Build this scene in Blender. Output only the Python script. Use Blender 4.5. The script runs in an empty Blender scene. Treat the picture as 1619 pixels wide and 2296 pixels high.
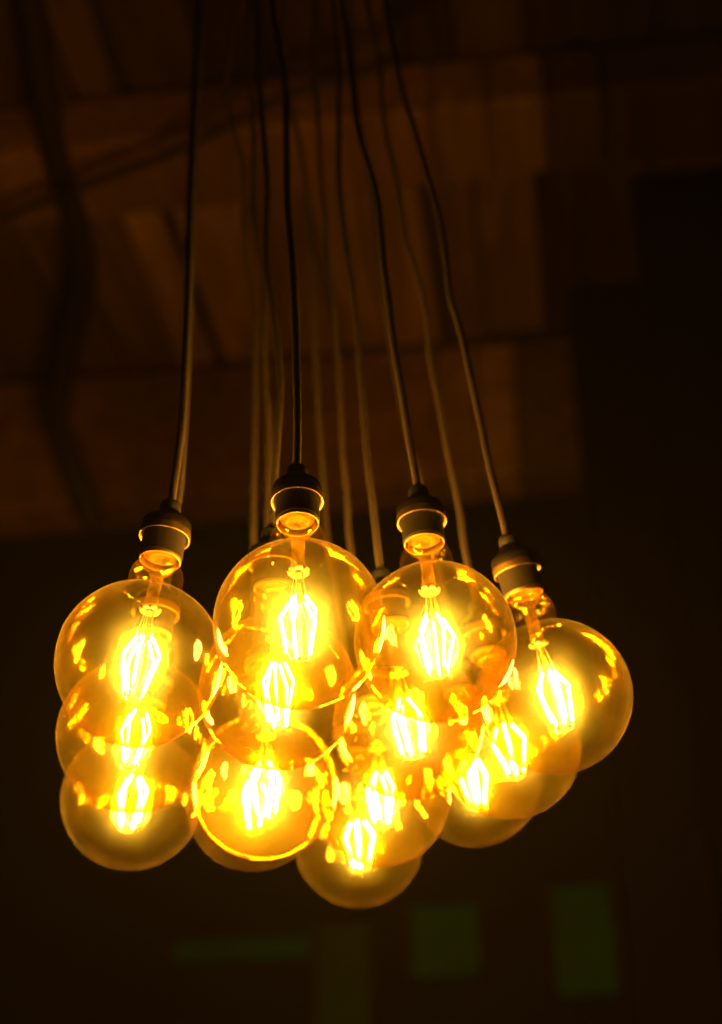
import bpy, bmesh, math, random
from mathutils import Vector, Matrix, Quaternion
random.seed(7)
sc = bpy.context.scene
C = sc.collection

# ------------------------------------------------------------------ camera, world, exposure
FPX, PITCH, CAMZ = 3590.0, math.radians(32.0), 1.35      # focal length in px of a 1619 x 2296 view
CAM = Vector((0, 0, CAMZ))
cam_data = bpy.data.cameras.new('camera')
cam = bpy.data.objects.new('camera', cam_data); C.objects.link(cam)
cam.location = CAM
cam.rotation_euler = (math.pi / 2 + PITCH, 0, 0)
cam_data.sensor_fit = 'VERTICAL'; cam_data.sensor_height = 36.0; cam_data.sensor_width = 36.0 * 722 / 1024
cam_data.lens = FPX / 2296 * 36.0
cam_data.clip_start = 0.02; cam_data.clip_end = 60
cam_data.dof.use_dof = True
cam_data.dof.focus_distance = 1.185
cam_data.dof.aperture_fstop = 3.1
cam_data.dof.aperture_blades = 9
sc.camera = cam

world = bpy.data.worlds.new('World'); sc.world = world; world.use_nodes = True
world.node_tree.nodes['Background'].inputs['Color'].default_value = (0.004, 0.003, 0.002, 1)
world.node_tree.nodes['Background'].inputs['Strength'].default_value = 0.05
sc.view_settings.view_transform = 'Standard'; sc.view_settings.look = 'None'
sc.view_settings.exposure = 0.0; sc.view_settings.gamma = 1.0
sc.view_settings.use_curve_mapping = False
cy = sc.cycles
cy.use_denoising = True
cy.max_bounces = 6; cy.diffuse_bounces = 1; cy.glossy_bounces = 5; cy.transmission_bounces = 4
cy.transparent_max_bounces = 40; cy.volume_bounces = 0
cy.sample_clamp_indirect = 12.0
cy.caustics_reflective = True; cy.caustics_refractive = False
cy.use_light_tree = False
cy.use_adaptive_sampling = True; cy.adaptive_threshold = .03; cy.adaptive_min_samples = 16

# ------------------------------------------------------------------ helpers
FW = Vector((0, math.cos(PITCH), math.sin(PITCH)))
UP = Vector((0, -math.sin(PITCH), math.cos(PITCH)))
RT = Vector((1, 0, 0))
def ray(u, v):
    return (RT * ((u - 809.5) / FPX) + UP * ((1148 - v) / FPX) + FW).normalized()

def tag(o, label=None, cat=None, group=None, kind=None):
    if label: o['label'] = label
    if cat: o['category'] = cat
    if group: o['group'] = group
    if kind: o['kind'] = kind
    return o
def link(name, me, mat=None, parent=None):
    o = bpy.data.objects.new(name, me); C.objects.link(o)
    if mat is not None and not me.materials: me.materials.append(mat)
    if parent is not None: o.parent = parent
    return o
def lathe(name, prof, seg=48, smooth=True, mat=None):
    """prof: list of (r, z); open or closed surface of revolution about z"""
    verts, faces, rings = [], [], []
    for r, z in prof:
        if r < 1e-6:
            rings.append([len(verts)]); verts.append((0, 0, z))
        else:
            rings.append(list(range(len(verts), len(verts) + seg)))
            verts += [(r * math.cos(2 * math.pi * i / seg), r * math.sin(2 * math.pi * i / seg), z) for i in range(seg)]
    for a, b in zip(rings, rings[1:]):
        for i in range(seg):
            j = (i + 1) % seg
            if len(a) == 1 and len(b) > 1: faces.append((a[0], b[j], b[i]))
            elif len(b) == 1 and len(a) > 1: faces.append((a[i], a[j], b[0]))
            elif len(a) > 1 and len(b) > 1: faces.append((a[i], a[j], b[j], b[i]))
    me = bpy.data.meshes.new(name); me.from_pydata(verts, [], faces); me.update()
    if smooth: me.polygons.foreach_set('use_smooth', [True] * len(me.polygons))
    if mat: me.materials.append(mat)
    return me
def tube(name, pts, rad, sides=10, mat=None, caps=True, squash=1.0):
    pts = [Vector(p) for p in pts]
    n = len(pts); verts = []; faces = []
    tang = [(pts[min(i + 1, n - 1)] - pts[max(i - 1, 0)]).normalized() for i in range(n)]
    ref = Vector((1, 0, 0)) if abs(tang[0].x) < .8 else Vector((0, 1, 0))
    nrm = (ref - tang[0] * ref.dot(tang[0])).normalized()
    for i in range(n):
        nrm = (nrm - tang[i] * nrm.dot(tang[i])).normalized()
        bi = tang[i].cross(nrm)
        rr = rad[i] if isinstance(rad, (list, tuple)) else rad
        for s in range(sides):
            a = 2 * math.pi * s / sides
            verts.append(pts[i] + nrm * (rr * math.cos(a)) + bi * (rr * squash * math.sin(a)))
    for i in range(n - 1):
        for s in range(sides):
            t = (s + 1) % sides
            faces.append((i * sides + s, i * sides + t, (i + 1) * sides + t, (i + 1) * sides + s))
    if caps:
        faces.append(tuple(reversed(range(sides)))); faces.append(tuple(range((n - 1) * sides, n * sides)))
    me = bpy.data.meshes.new(name); me.from_pydata([tuple(v) for v in verts], [], faces); me.update()
    me.polygons.foreach_set('use_smooth', [True] * len(me.polygons))
    if mat: me.materials.append(mat)
    return me
def catmull(pts, sub=6):
    out = []
    P = [pts[0] * 2 - pts[1]] + pts + [pts[-1] * 2 - pts[-2]]
    for i in range(1, len(P) - 2):
        p0, p1, p2, p3 = P[i - 1:i + 3]
        for k in range(sub):
            t = k / sub
            out.append(.5 * ((2 * p1) + (p2 - p0) * t + (2 * p0 - 5 * p1 + 4 * p2 - p3) * t * t + (3 * p1 - p0 - 3 * p2 + p3) * t ** 3))
    out.append(pts[-1]); return out
def box(name, size, bevel=.004, mat=None):
    bm = bmesh.new(); bmesh.ops.create_cube(bm, size=1)
    bmesh.ops.scale(bm, vec=size, verts=bm.verts)
    if bevel: bmesh.ops.bevel(bm, geom=bm.edges[:], offset=bevel, segments=1, affect='EDGES')
    me = bpy.data.meshes.new(name); bm.to_mesh(me); bm.free()
    if mat: me.materials.append(mat)
    return me

# ------------------------------------------------------------------ materials
class NT:
    def __init__(s, name):
        s.m = bpy.data.materials.new(name); s.m.use_nodes = True
        s.t = s.m.node_tree; s.t.nodes.clear()
        s.out = s.t.nodes.new('ShaderNodeOutputMaterial')
    def n(s, typ, ins=None, **props):
        nd = s.t.nodes.new(typ)
        for k, v in props.items(): setattr(nd, k, v)
        for k, v in (ins or {}).items():
            if isinstance(v, bpy.types.NodeSocket): s.t.links.new(v, nd.inputs[k])
            else: nd.inputs[k].default_value = v
        return nd
    def math(s, op, a, b=0.0, c=None, clamp=False):
        d = {0: a, 1: b}
        if c is not None: d[2] = c
        return s.n('ShaderNodeMath', d, operation=op, use_clamp=clamp).outputs[0]
    def end(s, sh, vol=None):
        if sh is not None: s.t.links.new(sh, s.out.inputs['Surface'])
        if vol is not None: s.t.links.new(vol, s.out.inputs['Volume'])
        return s.m

def thin_glass(name, tint, dust, film_col, r0, rough, noise_scale=40., bump=.0, glow_scatter=0., rmax=.55, veil=0., soft=0.):
    """one sheet of blown glass: clear transmission tinted by the path length through the wall, mirror reflection, a thin dusty film"""
    T = NT(name)
    lw = T.n('ShaderNodeLayerWeight', {'Blend': .5})
    f = lw.outputs['Facing']
    cosv = T.math('MAXIMUM', T.math('SUBTRACT', 1.0, f), .10)
    path = T.math('DIVIDE', 1.0, cosv)
    ch = [T.math('POWER', c, path) for c in tint]
    tc = T.n('ShaderNodeCombineColor', {0: ch[0], 1: ch[1], 2: ch[2]}).outputs[0]
    tex = T.n('ShaderNodeTexCoord')
    oi = T.n('ShaderNodeObjectInfo')
    shift = T.n('ShaderNodeVectorMath', {0: tex.outputs['Object'], 1: oi.outputs['Random']}, operation='ADD').outputs[0]
    n1 = T.n('ShaderNodeTexNoise', {'Vector': shift, 'Scale': noise_scale, 'Detail': 2., 'Roughness': .6}).outputs[0]
    n2 = T.n('ShaderNodeTexNoise', {'Vector': shift, 'Scale': noise_scale * 14, 'Detail': 0.}).outputs[0]
    spk = T.math('GREATER_THAN', n2, .80)
    dn = T.math('MULTIPLY_ADD', T.math('SUBTRACT', n1, .44, clamp=True), 7.0, .25)
    dn = T.math('MULTIPLY', dn, T.math('MULTIPLY_ADD', n2, .6, .7))
    dn = T.math('ADD', dn, T.math('MULTIPLY', spk, 5.0))
    df = T.math('MINIMUM', T.math('MULTIPLY', T.math('MULTIPLY', dn, dust), T.math('POWER', path, .8)), .55)
    transp = T.n('ShaderNodeBsdfTransparent', {'Color': tc}).outputs[0]
    dif = T.n('ShaderNodeBsdfDiffuse', {'Color': (*film_col, 1)}).outputs[0]
    trl = T.n('ShaderNodeBsdfTranslucent', {'Color': (*film_col, 1)}).outputs[0]
    film = T.n('ShaderNodeMixShader', {0: .55, 1: dif, 2: trl}).outputs[0]
    if veil:                                  # forward scatter added to the glass, standing in for lens glow
        rf = T.n('ShaderNodeBsdfRefraction', {'Color': (1, .92, .20, 1), 'Roughness': .72, 'IOR': 1.32}).outputs[0]
        vf = T.math('MULTIPLY', T.math('MULTIPLY_ADD', n1, .8, .6), veil)
        transp = T.n('ShaderNodeMixShader', {0: vf, 1: transp, 2: rf}).outputs[0]
    base = T.n('ShaderNodeMixShader', {0: df, 1: transp, 2: film}).outputs[0]
    gl = {'Color': (1, .88, .42, 1), 'Roughness': rough}
    if bump:
        nb = T.n('ShaderNodeTexNoise', {'Vector': shift, 'Scale': 26., 'Detail': 0.}).outputs[0]
        gl['Normal'] = T.n('ShaderNodeBump', {'Height': nb, 'Strength': bump, 'Distance': .002}).outputs[0]
    glossy = T.n('ShaderNodeBsdfGlossy', gl).outputs[0]
    if soft:
        g2 = T.n('ShaderNodeBsdfGlossy', {'Color': (1, .88, .42, 1), 'Roughness': .17}).outputs[0]
        glossy = T.n('ShaderNodeMixShader', {0: soft, 1: glossy, 2: g2}).outputs[0]
    R = T.math('MULTIPLY_ADD', T.math('POWER', f, 5.0), rmax - r0, r0)
    vol = T.n('ShaderNodeVolumeScatter', {'Color': (1, .85, .06, 1), 'Density': glow_scatter}).outputs[0] if glow_scatter else None  # scatter added inside the globe, standing in for lens glow round the filaments
    return T.end(T.n('ShaderNodeMixShader', {0: R, 1: base, 2: glossy}).outputs[0], vol)

def pbr(name, col, rough=.5, metal=0., spec=.5, var=.3, scale=60., bump=0., stretch=(1, 1, 1)):
    T = NT(name)
    tex = T.n('ShaderNodeTexCoord')
    oi = T.n('ShaderNodeObjectInfo')
    mp = T.n('ShaderNodeMapping', {'Vector': tex.outputs['Object'], 'Location': oi.outputs['Random'], 'Scale': stretch}).outputs[0]
    n = T.n('ShaderNodeTexNoise', {'Vector': mp, 'Scale': scale, 'Detail': 6., 'Roughness': .6}).outputs[0]
    k = T.math('MULTIPLY_ADD', T.math('SUBTRACT', n, .5), var * 2.4, 1.0)
    c = T.n('ShaderNodeVectorMath', {0: tuple(col), 1: k}, operation='MULTIPLY').outputs[0]
    p = {'Base Color': c, 'Roughness': T.math('MULTIPLY_ADD', n, .25, rough - .12, clamp=True), 'Metallic': metal, 'Specular IOR Level': spec}
    if bump: p['Normal'] = T.n('ShaderNodeBump', {'Height': n, 'Strength': bump, 'Distance': .003}).outputs[0]
    return T.end(T.n('ShaderNodeBsdfPrincipled', p).outputs[0])

def wood(name, col, dark=.45):
    T = NT(name)
    tex = T.n('ShaderNodeTexCoord'); oi = T.n('ShaderNodeObjectInfo')
    sh = T.n('ShaderNodeVectorMath', {0: oi.outputs['Random'], 1: (13., 7., 3.)}, operation='MULTIPLY').outputs[0]
    mp = T.n('ShaderNodeMapping', {'Vector': tex.outputs['Object'], 'Location': sh, 'Scale': (9, .9, 9)}).outputs[0]
    big = T.n('ShaderNodeTexNoise', {'Vector': mp, 'Scale': 1.6, 'Detail': 4., 'Distortion': 1.2}).outputs[0]
    fine = T.n('ShaderNodeTexNoise', {'Vector': mp, 'Scale': 14., 'Detail': 5.}).outputs[0]
    k = T.math('MULTIPLY_ADD', big, 1.5, .25 - dark * .5)
    k = T.math('MULTIPLY', T.math('MAXIMUM', k, .12), T.math('MULTIPLY_ADD', fine, .5, .75))
    k = T.math('MULTIPLY', k, T.math('MULTIPLY_ADD', oi.outputs['Random'], .9, .5))
    c = T.n('ShaderNodeVectorMath', {0: tuple(col), 1: k}, operation='MULTIPLY').outputs[0]
    nb = T.n('ShaderNodeBump', {'Height': fine, 'Strength': .4, 'Distance': .003}).outputs[0]
    return T.end(T.n('ShaderNodeBsdfPrincipled', {'Base Color': c, 'Roughness': .75, 'Specular IOR Level': .2, 'Normal': nb}).outputs[0])

def emitter(name, col, strength):
    T = NT(name)
    return T.end(T.n('ShaderNodeEmission', {'Color': (*col, 1), 'Strength': strength}).outputs[0])

def cord_mat(name):
    T = NT(name)
    tex = T.n('ShaderNodeTexCoord')
    w1 = T.n('ShaderNodeTexWave', {'Vector': T.n('ShaderNodeMapping', {'Vector': tex.outputs['Object'], 'Rotation': (.5, .2, 0)}).outputs[0], 'Scale': 210., 'Distortion': 1.0}, bands_direction='Z').outputs['Fac']
    w2 = T.n('ShaderNodeTexWave', {'Vector': T.n('ShaderNodeMapping', {'Vector': tex.outputs['Object'], 'Rotation': (-.5, -.2, 0)}).outputs[0], 'Scale': 210., 'Distortion': 1.0}, bands_direction='Z').outputs['Fac']
    w = T.math('MULTIPLY', w1, w2)
    k = T.math('MULTIPLY_ADD', w, .9, .5)
    c = T.n('ShaderNodeVectorMath', {0: (.080, .043, .010), 1: k}, operation='MULTIPLY').outputs[0]
    nb = T.n('ShaderNodeBump', {'Height': w, 'Strength': .6, 'Distance': .0008}).outputs[0]
    return T.end(T.n('ShaderNodeBsdfPrincipled', {'Base Color': c, 'Roughness': .7, 'Specular IOR Level': .3, 'Sheen Weight': .1, 'Normal': nb}).outputs[0])

M = {
 'globe': thin_glass('amber_globe_glass', (.985, .90, .50), .0018, (.95, .58, .01), .030, .008, 34., .0, .09, .26, .0095, .42),
 'stem': thin_glass('clear_stem_glass', (.98, .93, .70), .034, (.95, .70, .15), .08, .05, 90., .15),
 'fil': emitter('glowing_filament', (1.0, .53, .12), 1150.),
 'wire': pbr('nickel_wire', (.72, .62, .45), .3, 1., var=.1),
 'crown': pbr('spring_metal', (.30, .24, .13), .45, 1., var=.15),
 'plate': pbr('ceramic_plate', (.12, .10, .055), .45, 0., var=.35, scale=160., bump=.6),
 'shell': pbr('dark_bronze_shell', (.012, .008, .003), .65, 0., spec=.12, var=.3, scale=90., bump=.05),
 'brass': pbr('worn_brass', (.26, .16, .05), .45, 1., var=.3, scale=120.),
 'cap': pbr('black_bakelite', (.006, .0045, .0025), .5, 0., spec=.15, var=.3, scale=80.),
 'grip': pbr('black_rubber', (.012, .010, .007), .6, 0., var=.2),
 'cord': cord_mat('braided_cloth'),
 'post': wood('shade_post_dark', (.010, .005, .002), .1),
 'beam': wood('red_brown_beam', (.60, .26, .03), .1),
 'backing': pbr('sooty_backing', (.05, .026, .008), .9, var=.4, scale=6.),
 'wall': pbr('dark_stained_wall', (.011, .0065, .002), .8, var=.5, scale=4.),
 'green': pbr('green_paint', (.003, .16, .003), .6, var=.6, scale=5.),
 'olive': pbr('olive_paint', (.03, .09, .005), .6, var=.6, scale=5.),
 'black': pbr('dark_edge_black', (.004, .0035, .003), .8, spec=.1, var=.3, scale=10.),
 'cable': pbr('black_cable', (.03, .017, .006), .6, var=.3),
}

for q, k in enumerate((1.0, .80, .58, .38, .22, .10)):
    M['plank_%d' % (q + 1)] = wood('shade_step_board', (.56 * k, .27 * k, .028 * k), .12)  # one board colour darkened in steps, so the fade of light is painted in
# ------------------------------------------------------------------ the setting: boarded ceiling, header, dark wall (room turned a few degrees)
HC = 2.80                                   # ceiling height above the camera
ROOM = Matrix.Translation(CAM) @ Matrix.Rotation(math.radians(-8.0), 4, 'Z')
def place(o, x, y, z):
    o.matrix_world = ROOM @ Matrix.Translation((x, y, z)); return o
WALL = 3.60
ceil = place(link('ceiling', box('ceiling', (6.0, 4.6, .03), 0, M['backing'])), 0, 1.85, HC + .09)
tag(ceil, 'dark boarded wooden ceiling above the lamps', kind='structure')
def child(name, me, par, x, y, z, rz=0):
    o = link(name, me, None, par)
    o.matrix_parent_inverse = Matrix.Identity(4)
    o.matrix_local = par.matrix_world.inverted() @ ROOM @ Matrix.Translation((x, y, z)) @ Matrix.Rotation(rz, 4, 'Z')
    return o
def ceil_x(u, v):
    d = ROOM.to_3x3().inverted() @ ray(u, v); return d.x * HC / d.z
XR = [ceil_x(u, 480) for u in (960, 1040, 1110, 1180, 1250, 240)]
SHADE_STEPS = ['plank_%d' % q for q in range(1, 7)]
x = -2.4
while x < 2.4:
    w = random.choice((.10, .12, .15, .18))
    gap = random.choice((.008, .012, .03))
    shade_step = SHADE_STEPS[sum(x + w / 2 > q for q in XR[:5])]  # darker board by board to the right: shade put into the colour
    if x < XR[5]: shade_step = 'plank_3'
    child('plank', box('plank', (w, WALL - 2.67, .03), .004, M[shade_step]), ceil, x + w / 2, (WALL + 2.67) / 2, HC + .04 + random.uniform(-.02, .01))
    child('plank', box('plank', (w, 2.66 - .70, .03), .004, M['plank_5' if x < XR[2] else 'plank_6']), ceil, x + w / 2, (2.66 + .70) / 2, HC + .04 + random.uniform(-.01, .01))  # boards before the beam take the two darkest tones
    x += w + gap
def on_wall(u, v, y=WALL + .70):
    """pixel -> room coordinates on a vertical plane of the room"""
    d = ROOM.to_3x3().inverted() @ ray(u, v)
    return d * (y / d.y)
def run_x(name, x0, x1, sy, sz, y, z, mat):
    return place(link(name, box(name, (x1 - x0, sy, sz), .01, M[mat])), (x0 + x1) / 2, y, z)
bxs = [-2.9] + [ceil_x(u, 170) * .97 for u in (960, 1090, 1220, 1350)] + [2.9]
for q, (m, txt) in enumerate((('beam', 'red-brown timber beam crossing under the ceiling boards'), ('plank_3', 'first shade-toned length of the ceiling beam beside the cords'), ('plank_4', 'middle shade-toned length of the ceiling beam'), ('plank_5', 'deeper shade-toned length of the ceiling beam towards the right'), ('plank_6', 'darkest shade-toned length of the ceiling beam at the right'))):
    o = run_x('ceiling_beam', bxs[q], bxs[q + 1] - .003, .24 - .002 * q, .16 - .002 * q, 2.66, HC - .08, m)  # each length toned darker than the last, painting the light's fade rightward
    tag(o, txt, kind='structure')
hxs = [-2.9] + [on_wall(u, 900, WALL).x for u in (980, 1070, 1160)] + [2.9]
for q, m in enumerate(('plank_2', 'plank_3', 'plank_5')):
    o = run_x('wall_header', hxs[q + 1], hxs[q + 2] - .003, .138 - .002 * q, .446 - .002 * q, WALL + .07, HC - .215, m)  # header lengths darken rightward, shade put into their colour
    tag(o, 'right-hand length of the wall header, toned darker for shade', kind='structure')
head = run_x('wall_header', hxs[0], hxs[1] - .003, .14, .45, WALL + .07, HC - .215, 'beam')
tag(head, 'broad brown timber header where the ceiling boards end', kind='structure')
wall = place(link('back_wall', box('back_wall', (6.6, .08, 4.6), 0, M['wall'])), 0, WALL + .76, HC - 2.32)
tag(wall, 'dark stained back wall in shadow behind the bulbs', kind='structure')
soff = place(link('wall_soffit', box('wall_soffit', (5.8, .57, .04), 0, M['backing'])), 0, WALL + .43, HC - .02)
tag(soff, kind='structure')

def wall_panel(name, px, mat, label, th=.03):
    a = on_wall(px[0], px[1]); b = on_wall(px[2], px[3])
    cx, cz = (a.x + b.x) / 2, (a.z + b.z) / 2
    w, h = abs(b.x - a.x), abs(a.z - b.z)
    e = bpy.data.objects.new(name, None); C.objects.link(e)
    e.matrix_world = ROOM @ Matrix.Translation((cx, WALL + .72, cz - h / 2))
    tag(e, label, 'panel', 'green painted panels on the back wall')
    bpy.context.view_layer.update()
    child('board', box('board', (w, th, h), .006, mat), e, cx, WALL + .718 - th / 2, cz)
    fr = .016
    for sx in (-1, 1):
        child('frame_stile', box('frame_stile', (fr, th + .016, h), .002, M['backing']), e, cx + sx * (w / 2 + fr / 2), WALL + .718 - th / 2 - .008, cz)
    return e
bpy.context.view_layer.update()
wall_panel('wall_panel', (1236, 1990, 1388, 2230), M['green'], 'blurred green rectangular panel low at far right of dark wall')
wall_panel('wall_panel', (925, 2035, 1078, 2190), M['green'], 'dim green square panel on dark wall, right below lowest bulb')
wall_panel('wall_panel', (712, 2075, 832, 2420), M['olive'], 'tall olive panel on dark wall running off bottom of picture')
wall_panel('wall_panel', (395, 2112, 705, 2146), M['green'], 'narrow green horizontal rail on dark wall, lower left')

# dark post added before the header to carry the fade right of the lamps
d = ROOM.to_3x3().inverted() @ ray(1300, 1000)
e1 = d * ((WALL - .10) / d.y)
post = place(link('shade_post', box('shade_post', (.42, .16, 4.2), .012, M['post'])), e1.x + .21, WALL - .12, HC + .02 - 2.1)
tag(post, 'dark post added for the fade to black, right of the lamps', kind='structure')

# black pillar added behind the lamps to make the right edge fall dark
d = ROOM.to_3x3().inverted() @ ray(1500, 1148)
e0 = d * (3.05 / d.y)
pil = place(link('shade_pillar', box('shade_pillar', (.60, .12, 4.2), .012, M['black'])), e0.x + .30, 3.05, HC + .02 - 2.1)
tag(pil, 'black pillar added to fill the dark right picture edge', kind='structure')

# ------------------------------------------------------------------ pendant lamps
RG = .0625
def globe_profile():
    p = []
    a_end = math.radians(69.5)
    n = 64
    for i in range(n + 1):
        a = -math.pi / 2 + (a_end + math.pi / 2) * i / n
        p.append((RG * math.cos(a), RG * math.sin(a)))
    p[0] = (0, -RG)
    # concave throat, slight swell, then the neck drawn in to the socket
    for r, z in ((.0207, .0600), (.0203, .0618), (.0204, .0640), (.0208, .0665), (.0211, .0695), (.0211, .0725), (.0207, .0755), (.0199, .0785), (.0186, .0812), (.0170, .0834), (.0153, .0850), (.0142, .0868), (.0140, .0890), (.0138, .0950), (0, .0952)):
        p.append((r, z))
    return p
ME = {}
ME['globe'] = lathe('globe', globe_profile(), 168, True, M['globe'])
gph = [random.uniform(0, 6.28) for _ in range(12)]
for v in ME['globe'].vertices:                # blown glass is never a perfect sphere: shallow drawn striations from neck to tip
    r = math.hypot(v.co.x, v.co.y)
    if r < 1e-5: continue
    ph = math.atan2(v.co.y, v.co.x); zz = v.co.z / RG
    k = sum(1.35 * t / q * math.sin(q * ph + gph[i] + tw * zz) for i, (q, t, tw) in enumerate(((2, .004, .6), (3, .006, -1.1), (5, .010, .9), (8, .014, -1.4), (13, .016, 1.2), (21, .014, -.8), (34, .010, 1.5))))
    k += .0016 * math.sin(5 * zz + gph[7] + math.cos(ph)) + .0007 * math.sin(13 * zz + gph[8] + 2 * math.sin(ph))
    fade = min(1.0, r / (.35 * RG))
    v.co.x *= 1 + k * fade; v.co.y *= 1 + k * fade
ME['plate'] = lathe('base_plate', [(0, .0925), (.006, .0923), (.0075, .0905), (.0095, .0905), (.0105, .0921), (.0132, .0923)], 40, True, M['plate'])
ME['stem'] = lathe('stem', [(.0128, .0900), (.0132, .0860), (.0124, .0825), (.0098, .0800), (.0068, .0780), (.0052, .074), (.0048, .062), (.0050, .054), (.0058, .0505), (.0052, .047), (.0030, .0445), (.0018, .042),
                            (.0015, .030), (.0015, -.027), (.0026, -.0292), (.0026, -.0312), (.0, -.0322)], 28, True, M['stem'])
def crown_mesh():
    bm = bmesh.new()
    n = 7
    for i in range(n):
        a0 = 2 * math.pi * i / n
        rows = []
        for r, z, w in ((.0022, .0458, .42), (.0040, .0442, .42), (.0064, .0434, .40), (.0080, .0440, .34), (.0086, .0456, .22)):
            rows.append([bm.verts.new((r * math.cos(a0 + s * w), r * math.sin(a0 + s * w), z)) for s in (-1, 0, 1)])
        for A, B in zip(rows, rows[1:]):
            for k in range(2): bm.faces.new((A[k], A[k + 1], B[k + 1], B[k]))
    for f in bm.faces: f.smooth = True
    me = bpy.data.meshes.new('crown'); bm.to_mesh(me); bm.free(); me.materials.append(M['crown']); return me
ME['crown'] = crown_mesh()
FP = [(.0064, .0215), (.0130, .0084), (.0138, .0064), (.0137, .0042), (.0080, -.0250)]
ME['fil'] = tube('filament', [Vector((r, 0, z)) for r, z in FP], .00085, 6, M['fil'])
ME['lead'] = tube('lead_wire', [Vector((.0028, 0, .0445)), Vector((.0046, 0, .034)), Vector((.0064, 0, .0213))], .00028, 5, M['wire'])
ME['tail'] = tube('tail_wire', [Vector((.0080, 0, -.0248)), Vector((.0075, 0, -.0290)), Vector((.0020, 0, -.0302))], .00030, 5, M['wire'])
def ribbed(name, prof, seg, mat, amp, rz):
    me = lathe(name, prof, seg, True, mat)
    for v in me.vertices:
        if rz[0] < v.co.z < rz[1]:
            k = int(round((math.atan2(v.co.y, v.co.x) % (2 * math.pi)) / (2 * math.pi) * seg))
            if k % 2:
                v.co.x *= 1 - amp; v.co.y *= 1 - amp
    return me
ME['collar'] = lathe('brass_collar', [(.0150, .0945), (.0150, .0890), (.0152, .0884), (.0160, .0884), (.0163, .0890), (.0163, .0912)], 56, True, M['brass'])
ME['shell'] = lathe('socket_shell', [(.0152, .0945), (.0155, .0911), (.0166, .0911), (.0168, .0922), (.0170, .1120), (.0176, .1126)], 56, True, M['shell'])
ME['flange'] = ribbed('flange_ring', [(.0170, .1118), (.0180, .1102), (.0196, .1086), (.0201, .1088), (.0202, .1100), (.0198, .1122), (.0200, .1130), (.0200, .1152), (.0196, .1160)], 96, M['brass'], .012, (.1128, .1154))
ME['cap'] = ribbed('socket_cap', [(.0190, .1158), (.0195, .1168), (.0195, .1215), (.0186, .1235), (.0160, .1258), (.0128, .1282), (.0100, .1310), (.0085, .1335), (.0078, .1342)], 96, M['cap'], .022, (.1166, .1220))
ME['grip'] = lathe('cord_grip', [(.0082, .1336), (.0084, .1350), (.0082, .1395), (.0072, .1420), (.0045, .1432), (.0036, .1435)], 28, True, M['grip'])

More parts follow.
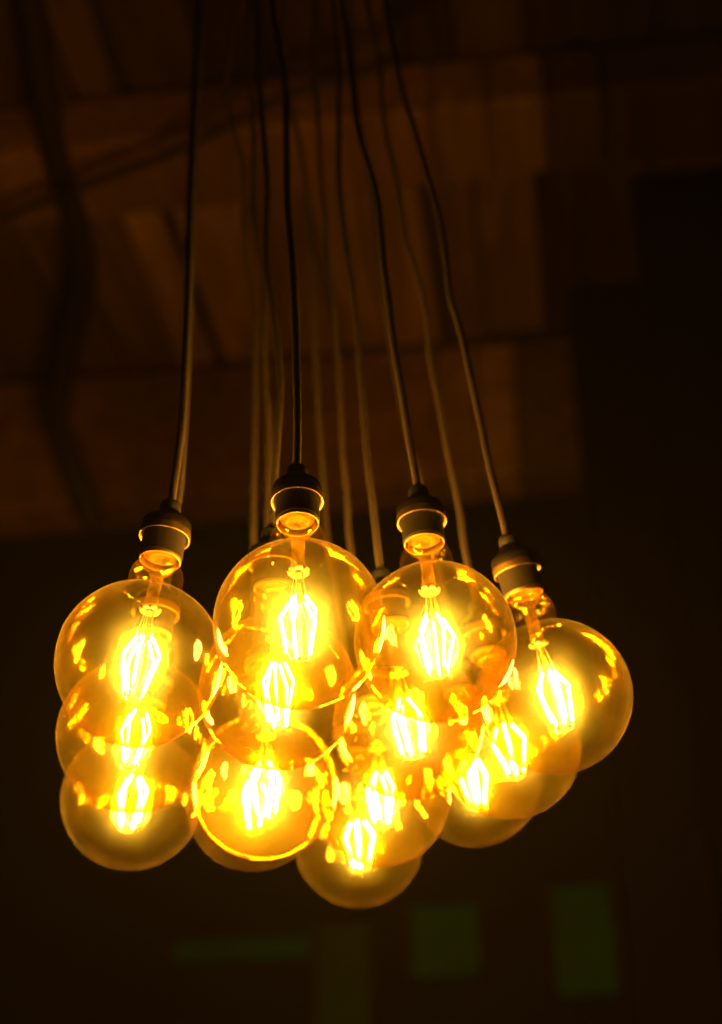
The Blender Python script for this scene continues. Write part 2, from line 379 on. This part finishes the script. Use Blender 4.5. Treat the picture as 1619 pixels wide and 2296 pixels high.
GROUP = 'amber globe pendant lamps hung in one cluster'
LAMPS = {
 # key: centre relative to camera, cap pixel or tilt, label, cord way points (1619 x 2296 px), plain data
 'A': ((-.1650, 1.0695, .5358), (385, 1125), 'large lit amber globe pendant, leftmost of the front row, thick dark cord',
   [(388,1118),(402,1000),(411,900),(422,640),(427,450),(438,200),(449,0)]),
 'B': ((-.0446, 1.0268, .5465), (665, 1047), 'biggest lit amber globe pendant with the highest socket, second from left in front',
   [(665,1040),(667,962),(665,811),(660,660),(653,552),(645,452),(643,351),(642,251),(637,166),(625,100),(610,0)]),
 'C': ((.0572, 1.0975, .5684), (937, 1093), 'lit amber globe pendant third from left in front row, upright socket',
   [(936,1088),(929,1050),(916,972),(900,869),(882,766),(870,663),(860,590),(854,515),(849,464),(836,402),(815,335),(800,268),(790,180),(778,80),(766,0)]),
 'D': ((.1559, 1.1749, .5589), (1136, 1200), 'rightmost lit amber globe pendant, tilted outward with its socket leaning left',
   [(1138,1197),(1125,1153),(1099,1050),(1078,947),(1055,843),(1032,740),(1009,663),(1001,588),(986,490),(960,402),(934,309),(903,206),(880,103),(864,0)]),
 'E': ((-.1832, 1.1942, .5336), (.09, -.03), 'lit amber globe pendant directly behind and below the leftmost front globe',
   [(400,1120),(410,1000),(417,900),(428,640),(434,450),(446,200),(459,0)]),
 'F': ((-.0660, 1.1518, .5523), (608, 1185), 'lit amber globe pendant just behind the biggest globe, socket peeking out left of its neck',
   [(617,1162),(621,987),(628,886),(626,811),(615,711),(599,606),(598,527),(600,427),(595,351),(587,251),(580,150),(578,0)]),
 'G': ((.0390, 1.2217, .5559), (853, 1278), 'lit amber globe pendant in second row behind the upright third globe',
   [(847,1230),(836,1127),(823,1024),(813,895),(805,792),(800,715),(788,630),(783,602),(773,527),(763,442),(759,351),(760,226),(760,125),(748,0)]),
 'H': ((.1306, 1.3068, .5724), (-.17, -.05), 'lit amber globe pendant half hidden below the rightmost globe',
   [(1042,1230),(1032,1153),(1017,1075),(1001,998),(983,895),(965,807),(957,715),(942,642),(924,585),(911,541),(898,464),(885,387),(867,309),(857,232),(852,155),(841,93),(823,0)]),
 'I': ((-.2048, 1.3475, .5402), (.09, -.05), 'smaller lit amber globe pendant at lower left corner of the cluster',
   [(398,1120),(405,1000),(410,900),(418,640),(423,450),(431,200),(442,0)]),
 'J': ((-.0822, 1.2844, .5268), (-.01, -.03), 'lit amber globe pendant low in the cluster, brightest filament, third in its column',
   [(600,1163),(602,937),(595,861),(591,711),(588,606),(580,542),(570,452),(570,351),(567,251),(556,150),(561,0)]),
 'K': ((.0180, 1.3575, .5472), (-.07, -.05), 'lit amber globe pendant just above the lowest globe, right of cluster centre',
   [(786,1228),(778,1112),(768,1012),(763,886),(755,761),(748,660),(736,595),(730,502),(720,402),(712,251),(705,150),(703,0)]),
 'M': ((.1083, 1.4322, .5928), (-.12, -.06), 'dim-looking amber globe pendant at the lower right, tucked behind two globes',
   [(946,1095),(935,1050),(915,980),(892,860),(872,740),(857,640),(840,520),(828,400),(803,260),(792,120),(785,0)]),
 'N': ((-.1003, 1.4087, .5608), (.00, -.05), 'amber globe pendant mostly hidden, its rim showing under the brightest low globe',
   [(568,1213),(572,911),(572,761),(570,660),(555,590),(547,502),(545,376),(527,301),(507,211),(509,150),(532,0)]),
 'O': ((-.0024, 1.5026, .5574), (-.05, -.06), 'lowest and farthest amber globe pendant at the bottom of the cluster',
   [(734,1203),(728,1112),(720,1012),(713,911),(708,811),(703,711),(700,606),(695,527),(688,427),(675,341),(658,261),(640,180),(636,90),(637,0)]),
}
ROSE = Vector((-.09, 1.28, HC + .03))       # where the cords go into the ceiling
def make_lamp(key, idx, first):
    c, cap, label, way = LAMPS[key]
    c = Vector(c)
    if abs(cap[0]) > 2:                      # socket top seen at this pixel: the bulb hangs along the line through it
        r = ray(*cap); t0 = c.dot(r); mm = (c - r * t0).length; L = max(.1435, mm + .0005)
        a = (r * (t0 + math.sqrt(L * L - mm * mm)) - c).normalized()
    else:
        a = Vector((cap[0], cap[1], 1)).normalized()
    rot = Vector((0, 0, 1)).rotation_difference(a)
    e = bpy.data.objects.new('pendant_lamp', None); C.objects.link(e)
    e.empty_display_size = .03
    e.rotation_mode = 'QUATERNION'
    e.location = CAM + c
    e.rotation_quaternion = rot
    tag(e, label, 'lamp', GROUP)
    mw = Matrix.Translation(CAM + c) @ rot.to_matrix().to_4x4()
    spin = random.uniform(0, 2 * math.pi)
    g = link('globe', ME['globe'], None, e)
    g.rotation_euler.z = random.uniform(0, 6.28)
    def sub(nm, me, rz=0, par=g):
        o = link(nm, me, None, par); o.rotation_euler.z = rz - (g.rotation_euler.z if par is g else 0); return o
    sub('base_plate', ME['plate']); sub('stem', ME['stem']); sub('crown', ME['crown'], spin)
    nf = (5, 5, 5, 5, 4, 5, 5, 4, 4, 5, 4, 4, 3, 4)[idx]
    fz = random.uniform(.86, 1.04)
    for i in range(nf):
        rz = spin + 2 * math.pi * i / nf + random.uniform(-.16, .16)
        fo = sub('filament', ME['fil'], rz)
        fo.rotation_euler.y = random.uniform(-.10, .10)
        fo.scale = (random.uniform(.86, 1.10), 1, fz * random.uniform(.96, 1.04))
        sub('lead_wire', ME['lead'], rz)
        sub('tail_wire', ME['tail'], rz)
    sh = link('socket_shell', ME['shell'], None, e)
    link('brass_collar', ME['collar'], None, sh)
    cp = link('socket_cap', ME['cap'], None, e)
    link('flange_ring', ME['flange'], None, cp)
    cd_top = mw @ Vector((0, 0, .1425))
    link('cord_grip', ME['grip'], None, cp)
    # cord: every way point lies on the sloping plane from this socket up to the ceiling point
    p0 = cd_top - CAM
    rose = ROSE + Vector((  .05 * math.cos(idx * 2.1), .04 * math.sin(idx * 2.1), 0))
    pts = [p0 - (mw.to_3x3() @ Vector((0, 0, .012))), p0]
    slope = (rose.y - p0.y) / (rose.z - p0.z)
    for (u, v) in way:
        d = ray(u, v)
        # y = p0.y + slope * (z - p0.z)
        t = (p0.y - slope * p0.z) / (d.y - slope * d.z)
        q = d * t
        if q.z > pts[-1].z + .012: pts.append(q)
    last, prev = pts[-1], pts[-3]
    run = last + (last - prev) * ((rose.z - last.z) / (last.z - prev.z))      # carry on as it leaves the frame
    end = Vector((.35 * run.x + .65 * rose.x, rose.y, rose.z))
    mid = last.lerp(run, .4).lerp(last.lerp(end, .4), .6)
    pts.append(last + (mid - last) * .3 + (last - prev) * .06); pts.append(mid); pts.append(end)
    inv = mw.inverted()
    path = [inv @ (CAM + q) for q in catmull(pts, 8)]
    link('cord', tube('cord', path, .0032, 12, M['cord']), None, e)
    return e
for i, k in enumerate(LAMPS): make_lamp(k, i, i == 0)

# ------------------------------------------------------------------ slack cables under the ceiling
def room_px(u, v, z):                       # pixel -> point on a horizontal plane z above the camera
    d = ray(u, v); return d * (z / d.z)
def cable(name, px, z, rad, label):
    pts = [room_px(u, v, zz) for (u, v), zz in zip(px, z)]
    base = pts[0]
    o = link(name, tube(name, [q - base for q in catmull(pts, 8)], rad, 10, M['cable']))
    o.location = CAM + base
    return tag(o, label, 'cable')
cable('slack_cable', [(-120,540),(0,492),(200,412),(430,322),(640,215),(790,165),(870,130),(900,40),(1010,-40)], [2.52,2.51,2.50,2.50,2.52,2.54,2.58,2.64,2.76], .010, 'slack dark cable running diagonally under the ceiling behind the cords')
cable('dark_strand', [(60,-60),(85,120),(120,330),(175,520),(188,640),(150,800),(130,930),(165,1050),(215,1180)], [2.66,2.63,2.60,2.57,2.54,2.50,2.44,2.36,2.24], .032, 'thick dark strand sagging under the ceiling at far left')  # broad dark strand drawn as a tube below the ceiling

# ------------------------------------------------------------------ scattering air added, standing in for lens glow
GLOW_DENSITY = .0022
T = NT('glow_stand_in_air')
vol = T.n('ShaderNodeVolumePrincipled', {'Color': (.95, .88, .6, 1), 'Density': GLOW_DENSITY, 'Anisotropy': .2}).outputs[0]
hm = T.end(None, vol)
hz = link('glow_stand_in', box('glow_stand_in', (9.0, 8.4, 5.95), 0, hm))
hz.location = CAM + Vector((0, 2.0, .125))
tag(hz, 'thin scattering air standing in for lens glow round the lit bulbs', kind='stuff')
